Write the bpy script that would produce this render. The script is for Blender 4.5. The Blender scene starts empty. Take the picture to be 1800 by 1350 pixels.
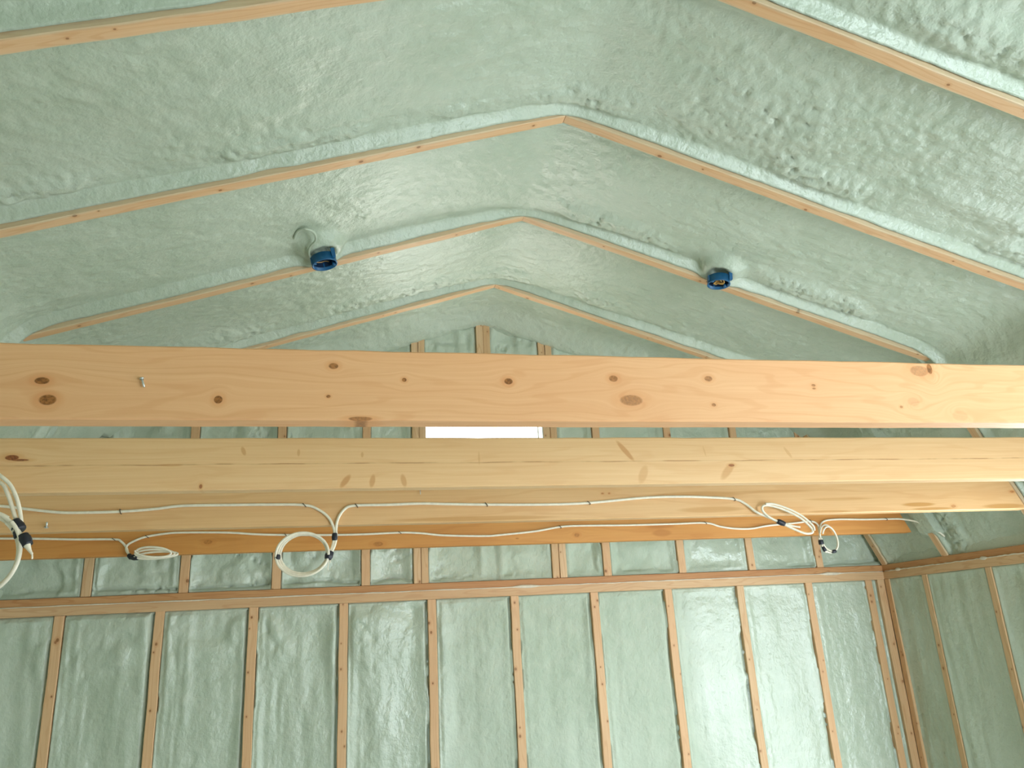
import bpy, bmesh, math, random
import numpy as np
from mathutils import Vector, Matrix

scene = bpy.context.scene
C = scene.collection
EYE = 1.6                      # camera height over the floor; building coordinates below are in metres

# ------------------------------------------------------------------ camera, world, light, exposure
cam_d = bpy.data.cameras.new('camera')
cam = bpy.data.objects.new('camera', cam_d); C.objects.link(cam)
cam_d.sensor_fit = 'HORIZONTAL'; cam_d.sensor_width = 36.0; cam_d.lens = 36.0 * 1352 / 1800
cam_d.clip_start = 0.02; cam_d.clip_end = 200
RW = [[0.97838433, 0.01344317, 0.20635742], [-0.20013634, 0.31273659, 0.92851563], [-0.05205332, -0.94974476, 0.30866705]]
rot = Matrix(((RW[0][0], -RW[0][1], -RW[0][2]), (RW[1][0], -RW[1][1], -RW[1][2]), (RW[2][0], -RW[2][1], -RW[2][2])))
cam.matrix_world = Matrix.Translation((0, 0, EYE)) @ rot.to_4x4()
scene.camera = cam
scene.view_settings.view_transform = 'Standard'
scene.view_settings.look = 'None'
scene.view_settings.gamma = 1.0
scene.view_settings.use_curve_mapping = False
scene.view_settings.exposure = 0.04
scene.cycles.use_denoising = True
scene.cycles.max_bounces = 10
scene.cycles.diffuse_bounces = 7
scene.cycles.sample_clamp_indirect = 6.0

world = bpy.data.worlds.new('world'); scene.world = world; world.use_nodes = True
wn = world.node_tree.nodes; wl = world.node_tree.links
bg = wn['Background']
wt = wn.new('ShaderNodeTexCoord'); ws = wn.new('ShaderNodeSeparateXYZ'); wr = wn.new('ShaderNodeValToRGB')
wl.new(wt.outputs['Generated'], ws.inputs[0]); wl.new(ws.outputs['Z'], wr.inputs[0]); wl.new(wr.outputs[0], bg.inputs[0])
wr.color_ramp.elements[0].position = 0.0; wr.color_ramp.elements[0].color = (0.55, 0.56, 0.55, 1)
wr.color_ramp.elements[1].position = 0.12; wr.color_ramp.elements[1].color = (0.93, 0.97, 1.0, 1)
bg.inputs[1].default_value = 3.0

def area(name, loc, direction, sx, sy, power, color):
    d = bpy.data.lights.new(name, 'AREA'); d.shape = 'RECTANGLE'; d.size = sx; d.size_y = sy
    d.energy = power; d.color = color
    o = bpy.data.objects.new(name, d); C.objects.link(o); o.location = loc
    o.rotation_euler = Vector(direction).to_track_quat('-Z', 'Y').to_euler()
    return o
# daylight from the gable window and a side doorway implied by wall glare
area('daylight_gable_window', (0.695, 4.02, EYE + 0.93), (0, -1, 0), 0.62, 0.72, 7, (1.0, 0.99, 0.90))
area('daylight_side_doorway', (2.945, 2.55, EYE - 0.64), (-1, 0, 0), 0.48, 1.84, 44, (0.84, 0.95, 1.0))
area('added_light_front_opening', (2.945, -0.05, EYE - 1.02), (-1, 0, 0), 1.90, 1.10, 50, (0.86, 0.94, 1.0))  # unseen opening, added to light the beams and right slope
area('added_light_back_opening', (2.30, -1.32, EYE - 0.30), (0.02, 1, 0.35), 0.80, 1.50, 56, (0.79, 0.92, 1.0)).data.spread = math.radians(125)  # unseen added source, tilted up to brighten the right slope

# ------------------------------------------------------------------ building measures
RX, RZ = 0.703, 1.656          # ridge (underside of the rafters), z relative to the eye
HW, KZ = 1.797, 1.068          # gambrel break: half width and height
WX, PZ = 2.182, 0.255          # wall half width, top of the plates
FY, BY = 3.855, -1.25           # far wall, back wall
FLOOR = -EYE
RAFT = [0.775, 1.435, 2.095, 2.755, 3.345]
RAFT_UP = [0.775, 1.435, 2.095, 2.755, 3.415]
TH = 0.042
TIE_B, TIE_T = 0.385, 0.521

# ------------------------------------------------------------------ node helper
class NT:
    def __init__(s, name):
        s.m = bpy.data.materials.new(name); s.m.use_nodes = True
        s.n = s.m.node_tree.nodes; s.l = s.m.node_tree.links; s.p = s.n['Principled BSDF']
        s.tc = s.n.new('ShaderNodeTexCoord')
    def put(s, sock, v):
        if isinstance(v, bpy.types.NodeSocket): s.l.new(v, sock)
        elif isinstance(v, (tuple, list)) and len(v) == 3 and sock.type == 'RGBA': sock.default_value = (*v, 1)
        else: sock.default_value = v
    def math(s, op, a, b=0.0, c=None, clamp=False):
        n = s.n.new('ShaderNodeMath'); n.operation = op; n.use_clamp = clamp
        s.put(n.inputs[0], a); s.put(n.inputs[1], b)
        if c is not None: s.put(n.inputs[2], c)
        return n.outputs[0]
    def vec(s, op, a, b):
        n = s.n.new('ShaderNodeVectorMath'); n.operation = op
        s.put(n.inputs[0], a); s.put(n.inputs[1], b)
        return n.outputs['Value'] if op == 'LENGTH' else n.outputs[0]
    def noise(s, v, scale, detail=3.0, rough=0.5, dist=0.0):
        n = s.n.new('ShaderNodeTexNoise'); s.put(n.inputs['Vector'], v); s.put(n.inputs['Scale'], scale)
        n.inputs['Detail'].default_value = detail; n.inputs['Roughness'].default_value = rough; n.inputs['Distortion'].default_value = dist
        return n.outputs[0]
    def voronoi(s, v, scale, feature='F1', rnd=1.0):
        n = s.n.new('ShaderNodeTexVoronoi'); n.feature = feature; s.put(n.inputs['Vector'], v); s.put(n.inputs['Scale'], scale)
        n.inputs['Randomness'].default_value = rnd
        return n.outputs['Distance']
    def step(s, v, lo, hi, a=0.0, b=1.0):
        n = s.n.new('ShaderNodeMapRange'); n.interpolation_type = 'SMOOTHSTEP'
        s.put(n.inputs['Value'], v); n.inputs['From Min'].default_value = lo; n.inputs['From Max'].default_value = hi
        n.inputs['To Min'].default_value = a; n.inputs['To Max'].default_value = b
        return n.outputs[0]
    def mix(s, f, a, b):
        n = s.n.new('ShaderNodeMix'); n.data_type = 'RGBA'
        s.put(n.inputs[0], f); s.put(n.inputs[6], a); s.put(n.inputs[7], b)
        return n.outputs[2]
    def comb(s, x, y, z):
        n = s.n.new('ShaderNodeCombineXYZ'); s.put(n.inputs[0], x); s.put(n.inputs[1], y); s.put(n.inputs[2], z); return n.outputs[0]
    def sep(s, v):
        n = s.n.new('ShaderNodeSeparateXYZ'); s.put(n.inputs[0], v); return n.outputs
    def bump(s, h, strength, dist):
        n = s.n.new('ShaderNodeBump'); s.put(n.inputs['Height'], h); n.inputs['Strength'].default_value = strength; n.inputs['Distance'].default_value = dist
        return n.outputs[0]

# ------------------------------------------------------------------ foam material
def foam_material(name, stretch, r0=0.30, r1=0.42, spec=0.55, matt=None):
    t = NT(name); v = t.tc.outputs['Object']
    big = t.noise(v, 2.2, 3, 0.55)
    mid = t.noise(v, 14, 4, 0.6)
    col = t.mix(t.step(big, 0.35, 0.68), (0.415, 0.475, 0.370), (0.475, 0.530, 0.430))
    col = t.mix(t.step(mid, 0.35, 0.75, 0, 0.45), col, (0.53, 0.565, 0.46))
    t.put(t.p.inputs['Base Color'], col)
    t.put(t.p.inputs['Roughness'], t.step(t.noise(v, 5, 2), 0.3, 0.7, r0, r1))
    t.p.inputs['Specular IOR Level'].default_value = spec
    if matt:        # the foam skin cured dull in the middle bays, shiny on either side
        xs = t.sep(v)[0]
        mm = t.math('MULTIPLY', t.step(xs, matt[0], matt[0] + .3), t.step(xs, matt[1] - .12, matt[1] + .12, 1.0, 0.0))
        t.put(t.p.inputs['Roughness'], t.math('ADD', t.step(t.noise(v, 5, 2), 0.3, 0.7, r0, r1), t.math('ADD', t.math('MULTIPLY', mm, 0.40), t.step(xs, 0.0, 0.4, 0.12, 0.0))))
        t.put(t.p.inputs['Specular IOR Level'], t.math('SUBTRACT', spec, t.math('MULTIPLY', mm, 0.60)))
    fine = t.noise(t.vec('MULTIPLY', v, stretch), 95, 3, 0.6)
    soft = t.noise(v, 38, 2, 0.5)
    h = t.math('ADD', t.math('MULTIPLY', fine, 0.5), soft)
    t.put(t.p.inputs['Normal'], t.bump(h, 0.7, 0.006))
    return t.m
M_foam = foam_material('spray_foam_ceiling', (1, 1, 1))
M_foam_wall = foam_material('spray_foam_wall', (1, 1, 0.55), 0.27, 0.36, 0.8, (0.35, 1.68))

# ------------------------------------------------------------------ lumber material (grain along object X, faces in X/Z or X/Y)
def wood(name, light, dark, knots=(), knot_col=(0.16, 0.055, 0.015), ring=26.0, stains=(), stain_col=(0.50, 0.22, 0.06), fig=1.0, random_knots=0.0, pith=None, overspray=0.0):
    t = NT(name); v = t.tc.outputs['Object']
    x, y, z = t.sep(v)
    info = t.n.new('ShaderNodeObjectInfo').outputs['Random']
    off = t.math('MULTIPLY', info, 37.0) if random_knots else 0.0
    bend = 0.0; mask = 0.0; halo = 0.0; rings = 0.0
    for (kx, kz, rx, rz, tone) in knots:
        dx = t.math('DIVIDE', t.math('SUBTRACT', x, kx), rx); dz = t.math('DIVIDE', t.math('SUBTRACT', z, kz), rz)
        d2 = t.math('ADD', t.math('MULTIPLY', dx, dx), t.math('MULTIPLY', dz, dz))
        w2 = t.math('DIVIDE', t.math('MULTIPLY', dz, rz * 2.2), t.math('ADD', 1.0, t.math('MULTIPLY', d2, 0.35)))
        bend = t.math('ADD', bend, w2)
        mask = t.math('MAXIMUM', mask, t.step(d2, 0.65, 1.15, tone, 0.0))
        halo = t.math('MAXIMUM', halo, t.step(d2, 0.8, 5.0, tone * 0.42, 0.0))
    zz = t.math('SUBTRACT', t.math('ADD', z, t.math('MULTIPLY', y, 0.8)), bend) if knots else t.math('ADD', z, t.math('MULTIPLY', y, 0.8))
    g = t.comb(t.math('ADD', t.math('MULTIPLY', x, 0.9), off), t.math('MULTIPLY', y, 3.0), t.math('MULTIPLY', zz, 9.0))
    warp = t.noise(g, 1.1, 3, 0.55)
    wave = t.math('SINE', t.math('MULTIPLY', t.math('ADD', t.math('MULTIPLY', zz, 4.5), t.math('MULTIPLY', warp, 1.35)), ring * 2.2))
    line = t.step(wave, 0.55, 1.0)
    fib = t.noise(t.comb(t.math('ADD', t.math('MULTIPLY', x, 3.0), off), t.math('MULTIPLY', y, 160.0), t.math('MULTIPLY', zz, 190.0)), 1.0, 4, 0.6)
    zone = t.noise(t.comb(t.math('ADD', t.math('MULTIPLY', x, 1.1), off), t.math('MULTIPLY', y, 7.0), t.math('MULTIPLY', zz, 13.0)), 1.0, 2, 0.5)
    col = t.mix(t.step(zone, 0.25, 0.75, 0.5 - 0.5 * fig, 0.5 + 0.5 * fig), dark, light)
    deep = tuple(c * k for c, k in zip(dark, (0.80, 0.62, 0.48)))
    col = t.mix(t.math('MULTIPLY', line, 0.42 * fig), col, deep)
    col = t.mix(t.step(fib, 0.35, 0.75, 0.24, 0.0), col, deep)
    if pith is not None:
        pz = t.math('ADD', z, t.math('MULTIPLY', t.math('SUBTRACT', t.noise(t.comb(t.math('MULTIPLY', x, 5.0), 0.0, 0.0), 1.0, 3), 0.5), 0.008))
        pm = t.step(t.math('ABSOLUTE', t.math('SUBTRACT', pz, pith)), 0.0006, 0.0026, 1.0, 0.0)
        pm = t.math('MULTIPLY', pm, t.step(t.noise(t.comb(t.math('MULTIPLY', x, 9.0), 3.0, 0.0), 1.0, 3), 0.42, 0.6, 0.15, 0.7))
        col = t.mix(pm, col, (0.40, 0.17, 0.06))
    for (sx, sz, rx, rz, a, slant) in stains:
        dx = t.math('DIVIDE', t.math('SUBTRACT', t.math('SUBTRACT', x, sx), t.math('MULTIPLY', t.math('SUBTRACT', z, sz), slant)), rx)
        dz = t.math('DIVIDE', t.math('SUBTRACT', z, sz), rz)
        d2 = t.math('ADD', t.math('MULTIPLY', dx, dx), t.math('MULTIPLY', dz, dz))
        d2 = t.math('ADD', d2, t.math('MULTIPLY', t.noise(g, 7.0, 2), 0.45))
        col = t.mix(t.step(d2, 0.6, 1.5, a, 0.0), col, stain_col)
    if knots:
        col = t.mix(halo, col, tuple(c * k for c, k in zip(dark, (0.85, 0.62, 0.42))))
        kn = t.noise(v, 220, 2)
        col = t.mix(mask, col, t.mix(t.step(kn, 0.35, 0.65), knot_col, tuple(c * 2.0 for c in knot_col)))
    if random_knots:
        def wn(v):
            n = t.n.new('ShaderNodeTexWhiteNoise'); n.noise_dimensions = '1D'; t.put(n.inputs['W'], v); return n.outputs['Value']
        for ax in (0, 1):
            s = random_knots * (1.0, 0.57)[ax]
            u = t.math('ADD', t.math('MULTIPLY', x, s), t.math('MULTIPLY', info, 97.0 + 31 * ax))
            c = t.math('FLOOR', u)
            fx = t.math('DIVIDE', t.math('SUBTRACT', t.math('FRACT', u), t.math('ADD', 0.2, t.math('MULTIPLY', wn(c), 0.6))), s * 1.25)
            fy = t.math('SUBTRACT', y, t.math('MULTIPLY', t.math('SUBTRACT', wn(t.math('ADD', c, 0.37)), 0.5), 0.032))
            d2 = t.math('ADD', t.math('MULTIPLY', fx, fx), t.math('MULTIPLY', fy, fy))
            d = t.math('DIVIDE', t.math('SQRT', d2), t.math('ADD', 0.0022, t.math('MULTIPLY', wn(t.math('ADD', c, 0.71)), 0.0040)))
            col = t.mix(t.step(d, 1.2, 3.2, 0.38, 0.0), col, deep)
            col = t.mix(t.step(d, 0.8, 1.25, 0.85, 0.0), col, (0.22, 0.085, 0.025))
        tint = t.math('FRACT', t.math('MULTIPLY', info, 7.31))
        col = t.mix(t.math('MULTIPLY', tint, 0.28), col, dark)
    if overspray:      # thin smears of foam over the arrises of the board
        ed = t.math('ADD', t.math('ABSOLUTE', y), t.math('MULTIPLY', t.math('SUBTRACT', t.noise(t.comb(t.math('MULTIPLY', x, 7.0), t.math('MULTIPLY', y, 40.0), info), 1.0, 4), 0.5), 0.016))
        col = t.mix(t.step(ed, 0.012, 0.022, 0.0, overspray), col, (0.50, 0.53, 0.40))
    t.put(t.p.inputs['Base Color'], col)
    t.p.inputs['Roughness'].default_value = 0.52
    t.p.inputs['Specular IOR Level'].default_value = 0.35
    t.put(t.p.inputs['Normal'], t.bump(fib, 0.12, 0.002))
    return t.m

def plain(name, col, rough=0.5, metal=0.0, spec=0.5, var=0.06):
    t = NT(name)
    n = t.noise(t.tc.outputs['Object'], 60, 3)
    t.put(t.p.inputs['Base Color'], t.mix(t.step(n, 0.3, 0.7), tuple(c * (1 - var) for c in col), tuple(min(1, c * (1 + var)) for c in col)))
    t.p.inputs['Roughness'].default_value = rough; t.p.inputs['Metallic'].default_value = metal
    t.p.inputs['Specular IOR Level'].default_value = spec
    return t.m

PINE_L, PINE_D = (0.76, 0.49, 0.27), (0.64, 0.36, 0.175)
M_raft = wood('pine_rafter', (0.74, 0.51, 0.31), (0.67, 0.40, 0.205), fig=.8, random_knots=2.0, overspray=0.38)
M_stud = wood('pine_stud', (0.74, 0.49, 0.28), (0.64, 0.38, 0.20), fig=.6, random_knots=3.6)
M_stud_p = wood('pine_stud_pale', (0.72, 0.51, 0.31), (0.60, 0.38, 0.20), random_knots=2.4)
M_plate_u = wood('pine_plate_dark', (0.56, 0.30, 0.13), (0.46, 0.21, 0.08), random_knots=2.4)
M_plate_l = wood('pine_plate_light', (0.70, 0.47, 0.27), (0.59, 0.36, 0.19), random_knots=3.0)
M_beam = []
M_beam.append(wood('pine_beam_near', (0.90, 0.525, 0.275), (0.83, 0.42, 0.20), knot_col=(0.20, 0.075, 0.02), ring=24.0, fig=0.5, knots=[
    (-0.515, 0.453, 0.012, 0.0065, 1), (-0.502, 0.419, 0.014, 0.0095, 1), (-0.228, 0.422, 0.0075, 0.0075, 1), (-0.03, 0.489, 0.009, 0.006, .85),
    (-0.038, 0.430, 0.004, 0.003, .9), (0.10, 0.464, 0.0045, 0.004, .95), (0.30, 0.464, 0.0085, 0.0065, 1), (0.514, 0.473, 0.0095, 0.0068, .8),
    (0.547, 0.428, 0.024, 0.0115, .62), (0.719, 0.476, 0.009, 0.006, .7), (0.723, 0.420, 0.005, 0.0035, .7), (0.957, 0.465, 0.005, 0.003, .7), (0.957, 0.458, 0.004, 0.0022, .7),
    (1.223, 0.502, 0.024, 0.013, .45), (1.250, 0.507, 0.007, 0.012, .95), (1.191, 0.431, 0.015, 0.010, .18), (1.158, 0.419, 0.004, 0.003, .6), (0.020, 0.388, 0.022, 0.004, .75), (1.30, 0.40, 0.02, 0.012, .14)]))
M_beam.append(wood('pine_beam_second', (0.860, 0.584, 0.317), (0.780, 0.475, 0.229), pith=0.4515, ring=14.0, fig=0.35, knot_col=(0.17, 0.05, 0.015), stain_col=(0.56, 0.26, 0.09),
    knots=[(-0.804, 0.472, 0.016, 0.007, .95), (-0.785, 0.466, 0.020, 0.003, .85), (-0.365, 0.395, 0.004, 0.006, .8), (1.100, 0.437, 0.010, 0.004, .8)],
    stains=[(0.775, 0.482, 0.010, 0.030, .75, -0.75), (1.085, 0.420, 0.016, 0.026, .55, 0.75), (0.822, 0.412, 0.014, 0.028, .40, 0.35), (-0.008, 0.404, 0.010, 0.018, .75, 0.6),
            (0.062, 0.404, 0.008, 0.018, .65, 0.15), (0.144, 0.404, 0.008, 0.018, .60, -0.2), (-0.267, 0.486, 0.006, 0.012, .6, -0.3), (-0.129, 0.481, 0.004, 0.010, .5, 0),
            (0.035, 0.475, 0.004, 0.008, .5, 0), (-0.44, 0.450, 0.03, 0.003, .6, 0), (0.35, 0.463, 0.003, 0.02, .35, 0), (1.29, 0.474, 0.006, 0.018, .35, -0.6), (1.02, 0.480, 0.003, 0.016, .3, -.2)]))
M_beam.append(wood('pine_beam_third', (0.800, 0.518, 0.264), (0.700, 0.399, 0.176), ring=10.0, fig=0.5, stain_col=(0.52, 0.25, 0.07), knot_col=(0.30, 0.11, 0.03),
    knots=[(2.42, 0.402, 0.012, 0.006, .6), (2.72, 0.457, 0.012, 0.005, .8), (0.924, 0.478, 0.005, 0.003, .8), (0.95, 0.478, 0.004, 0.003, .8)],
    stains=[(0.45, 0.396, 0.30, 0.009, .6, 0), (1.35, 0.410, 0.14, 0.012, .55, 0), (1.30, 0.468, 0.20, 0.012, .6, 0), (2.26, 0.412, 0.08, 0.009, .9, 0), (2.32, 0.394, 0.10, 0.006, .8, 0),
            (2.66, 0.398, 0.11, 0.011, .8, 0), (1.90, 0.440, 0.16, 0.006, .45, 0), (1.85, 0.392, 0.10, 0.006, .6, 0), (1.62, 0.475, 0.20, 0.006, .4, 0)]))
M_beam.append(wood('pine_beam_fourth', (0.68, 0.325, 0.09), (0.56, 0.235, 0.06), ring=9.0, fig=0.6, stain_col=(0.40, 0.14, 0.03), knot_col=(0.24, 0.09, 0.02),
    knots=[(1.034, 0.418, 0.013, 0.009, .65), (-0.572, 0.432, 0.018, 0.009, .6), (0.131, 0.403, 0.022, 0.010, .7), (0.752, 0.41, 0.006, 0.003, .7), (0.752, 0.433, 0.007, 0.004, .7)],
    stains=[(1.452, 0.416, 0.05, 0.018, .55, 0), (2.16, 0.42, 0.02, 0.03, .5, 0), (1.45, 0.445, 0.08, 0.008, .5, 0), (-0.52, 0.44, 0.1, 0.008, .3, 0), (2.5, 0.40, 0.2, 0.01, .3, 0)]))
M_cable = plain('white_cable_jacket', (0.82, 0.74, 0.60), 0.42)
M_tape = plain('black_tape', (0.012, 0.013, 0.022), 0.45)
M_staple = plain('dark_staple', (0.10, 0.075, 0.045), 0.45, 0.4)
M_copper = plain('bare_wire', (0.55, 0.33, 0.10), 0.35, 0.5)
M_blue = plain('blue_plastic', (0.008, 0.098, 0.235), 0.38)
M_blue_shade = plain('blue_plastic_shaded', (0.005, 0.022, 0.060), 0.5)  # darker copy of the blue, shade of the hollow painted in
M_metal = plain('galvanised_metal', (0.62, 0.64, 0.62), 0.35, 0.7)
M_white = plain('white_vinyl', (0.85, 0.86, 0.86), 0.4)
M_caulk = plain('pale_sealant', (0.66, 0.58, 0.46), 0.5)
M_floor = plain('concrete_floor', (0.42, 0.43, 0.42), 0.7)
M_ground = plain('gravel_ground', (0.30, 0.29, 0.26), 0.9)
tg = NT('window_glass'); tg.p.inputs['Transmission Weight'].default_value = 1.0; tg.p.inputs['Roughness'].default_value = 0.0
tg.p.inputs['IOR'].default_value = 1.01; tg.p.inputs['Base Color'].default_value = (0.97, 1, 0.99, 1); M_glass = tg.m

# ------------------------------------------------------------------ object helpers
def link(name, me, m, parent=None):
    if m is not None: me.materials.append(m)
    o = bpy.data.objects.new(name, me); C.objects.link(o)
    if parent is not None: o.parent = parent
    return o
def tag(o, label=None, cat=None, group=None, kind=None):
    if label: o['label'] = label
    if cat: o['category'] = cat
    if group: o['group'] = group
    if kind: o['kind'] = kind
    return o
def from_bm(name, bm, m, parent=None, smooth=False):
    bmesh.ops.recalc_face_normals(bm, faces=bm.faces)
    me = bpy.data.meshes.new(name); bm.to_mesh(me); bm.free()
    if smooth: me.polygons.foreach_set('use_smooth', [True] * len(me.polygons))
    return link(name, me, m, parent)
def grid_mesh(name, P, mask=None):
    """P (n,m,3) vertex grid -> smooth mesh; mask (n-1,m-1) keeps faces."""
    n, m = P.shape[:2]
    idx = np.arange(n * m).reshape(n, m)
    q = np.stack([idx[:-1, :-1], idx[1:, :-1], idx[1:, 1:], idx[:-1, 1:]], -1)
    q = q[mask] if mask is not None else q.reshape(-1, 4)
    me = bpy.data.meshes.new(name)
    me.vertices.add(n * m); me.vertices.foreach_set('co', P.reshape(-1).astype(np.float32))
    me.loops.add(q.size); me.loops.foreach_set('vertex_index', q.reshape(-1).astype(np.int32))
    me.polygons.add(len(q)); me.polygons.foreach_set('loop_start', np.arange(0, q.size, 4, dtype=np.int32))
    me.polygons.foreach_set('loop_total', np.full(len(q), 4, dtype=np.int32))
    me.update(calc_edges=True); me.validate()
    me.polygons.foreach_set('use_smooth', [True] * len(me.polygons))
    return me
def board(name, p0, p1, wide, up, m, wander=0.0008, bev=0.0022, cut0=None, cut1=None, seg=0.12, seed=0, thick_dir=None, parent=None):
    """Sawn board from p0 to p1. Cross-section: wide[0] along 'side' axis, wide[1] along up axis.
    cut0/cut1: functions offset(lengthwise) of the end as slope along up. Object X runs along the grain."""
    p0 = Vector(p0); p1 = Vector(p1); d = (p1 - p0); L = d.length; d.normalize()
    up = Vector(up); up = (up - d * up.dot(d)).normalized(); side = up.cross(d).normalized()
    rnd = random.Random(seed * 7 + 3)
    n = max(2, int(L / seg)); bm = bmesh.new(); rows = []
    a, b = wide[0] / 2, wide[1] / 2
    pts = [(-a + bev, -b), (a - bev, -b), (a, -b + bev), (a, b - bev), (a - bev, b), (-a + bev, b), (-a, b - bev), (-a, -b + bev)]
    for i in range(n + 1):
        u = i / n * L
        w1 = rnd.uniform(-wander, wander); w2 = rnd.uniform(-wander, wander); row = []
        for (s, t) in pts:
            uu = u
            if i == 0 and cut0: uu += cut0 * t
            if i == n and cut1: uu += cut1 * t
            row.append(bm.verts.new((uu, s + w1, t + w2)))
        rows.append(row)
    for i in range(n):
        for k in range(8):
            k2 = (k + 1) % 8
            bm.faces.new((rows[i][k], rows[i][k2], rows[i + 1][k2], rows[i + 1][k]))
    bm.faces.new(rows[0]); bm.faces.new(rows[-1])
    o = from_bm(name, bm, m, parent)
    mat = Matrix(((d.x, side.x, up.x, p0.x), (d.y, side.y, up.y, p0.y), (d.z, side.z, up.z, p0.z), (0, 0, 0, 1)))
    o.matrix_world = mat
    return o
def catmull(pts, k=8):
    P = [Vector(p) for p in pts]; out = []
    for i in range(len(P) - 1):
        a = P[max(i - 1, 0)]; b = P[i]; c = P[i + 1]; d = P[min(i + 2, len(P) - 1)]
        for j in range(k):
            t = j / k
            out.append(0.5 * ((2 * b) + (c - a) * t + (2 * a - 5 * b + 4 * c - d) * t * t + (3 * b - a - 3 * c + d) * t ** 3))
    out.append(P[-1]); return out
def tube_bm(bm, pts, r, sides=10, flat=1.0, k=8, smooth=True):
    P = catmull(pts, k) if smooth else [Vector(p) for p in pts]
    rows = []; prev = None
    for i, p in enumerate(P):
        t = (P[min(i + 1, len(P) - 1)] - P[max(i - 1, 0)]).normalized()
        if prev is None:
            u = t.cross(Vector((0, 1, 0)))
            if u.length < 0.1: u = t.cross(Vector((0, 0, 1)))
        else: u = prev - t * prev.dot(t)
        u.normalize(); prev = u; w = t.cross(u)
        rr = r[i] if isinstance(r, (list, tuple)) else r
        rows.append([bm.verts.new(p + (u * math.cos(q) + w * math.sin(q) * flat) * rr) for q in [2 * math.pi * j / sides for j in range(sides)]])
    for i in range(len(rows) - 1):
        for j in range(sides):
            j2 = (j + 1) % sides
            bm.faces.new((rows[i][j], rows[i][j2], rows[i + 1][j2], rows[i + 1][j]))
    bm.faces.new(rows[0]); bm.faces.new(rows[-1])
def box_bm(bm, lo, hi):
    x0, y0, z0 = lo; x1, y1, z1 = hi
    v = [bm.verts.new(p) for p in ((x0, y0, z0), (x1, y0, z0), (x1, y1, z0), (x0, y1, z0), (x0, y0, z1), (x1, y0, z1), (x1, y1, z1), (x0, y1, z1))]
    for f in ((0, 3, 2, 1), (4, 5, 6, 7), (0, 1, 5, 4), (1, 2, 6, 5), (2, 3, 7, 6), (3, 0, 4, 7)): bm.faces.new([v[i] for i in f])

# ------------------------------------------------------------------ numpy noise
def _hash(ix, iy, s):
    h = (ix.astype(np.int64) * 374761393 + iy.astype(np.int64) * 668265263 + s * 1442695041) & 0xffffffff
    h = ((h ^ (h >> 13)) * 1274126177) & 0xffffffff
    h = ((h ^ (h >> 16)) * 2246822519) & 0xffffffff
    return ((h ^ (h >> 15)) & 0xffffff) / float(0xffffff)
def vnoise(x, y, s=0):
    ix = np.floor(x); iy = np.floor(y); fx = x - ix; fy = y - iy
    ux = fx * fx * fx * (fx * (fx * 6 - 15) + 10); uy = fy * fy * fy * (fy * (fy * 6 - 15) + 10)
    a = _hash(ix, iy, s); b = _hash(ix + 1, iy, s); c = _hash(ix, iy + 1, s); d = _hash(ix + 1, iy + 1, s)
    return (a * (1 - ux) + b * ux) * (1 - uy) + (c * (1 - ux) + d * ux) * uy
def fbm(x, y, s=0, o=3):
    t = 0; a = 1; n = 0
    for i in range(o): t = t + a * vnoise(x * 2 ** i + 13.7 * i, y * 2 ** i + 7.1 * i, s + i); n += a; a *= 0.5
    return t / n
def worley(x, y, s=0):
    ix = np.floor(x); iy = np.floor(y); best = np.full(np.broadcast(x, y).shape, 9.0)
    for dx in (-1, 0, 1):
        for dy in (-1, 0, 1):
            cx = ix + dx; cy = iy + dy
            px = cx + 0.1 + 0.8 * _hash(cx, cy, s); py = cy + 0.1 + 0.8 * _hash(cx, cy, s + 91)
            best = np.minimum(best, (px - x) ** 2 + (py - y) ** 2)
    return np.sqrt(best)
def sstep(v, a, b):
    t = np.clip((v - a) / (b - a), 0, 1); return t * t * (3 - 2 * t)
def lumps(x, y, size, s):       # rounded cauliflower heads, 0..1
    wx = x + (fbm(x / size * .6, y / size * .6, s + 5, 2) - .5) * size * 1.1; wy = y + (fbm(x / size * .6 + 9, y / size * .6, s + 6, 2) - .5) * size * 1.1
    return np.sqrt(np.clip(1 - worley(wx / size, wy / size, s) ** 2 * 1.35, 0, 1))

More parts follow.
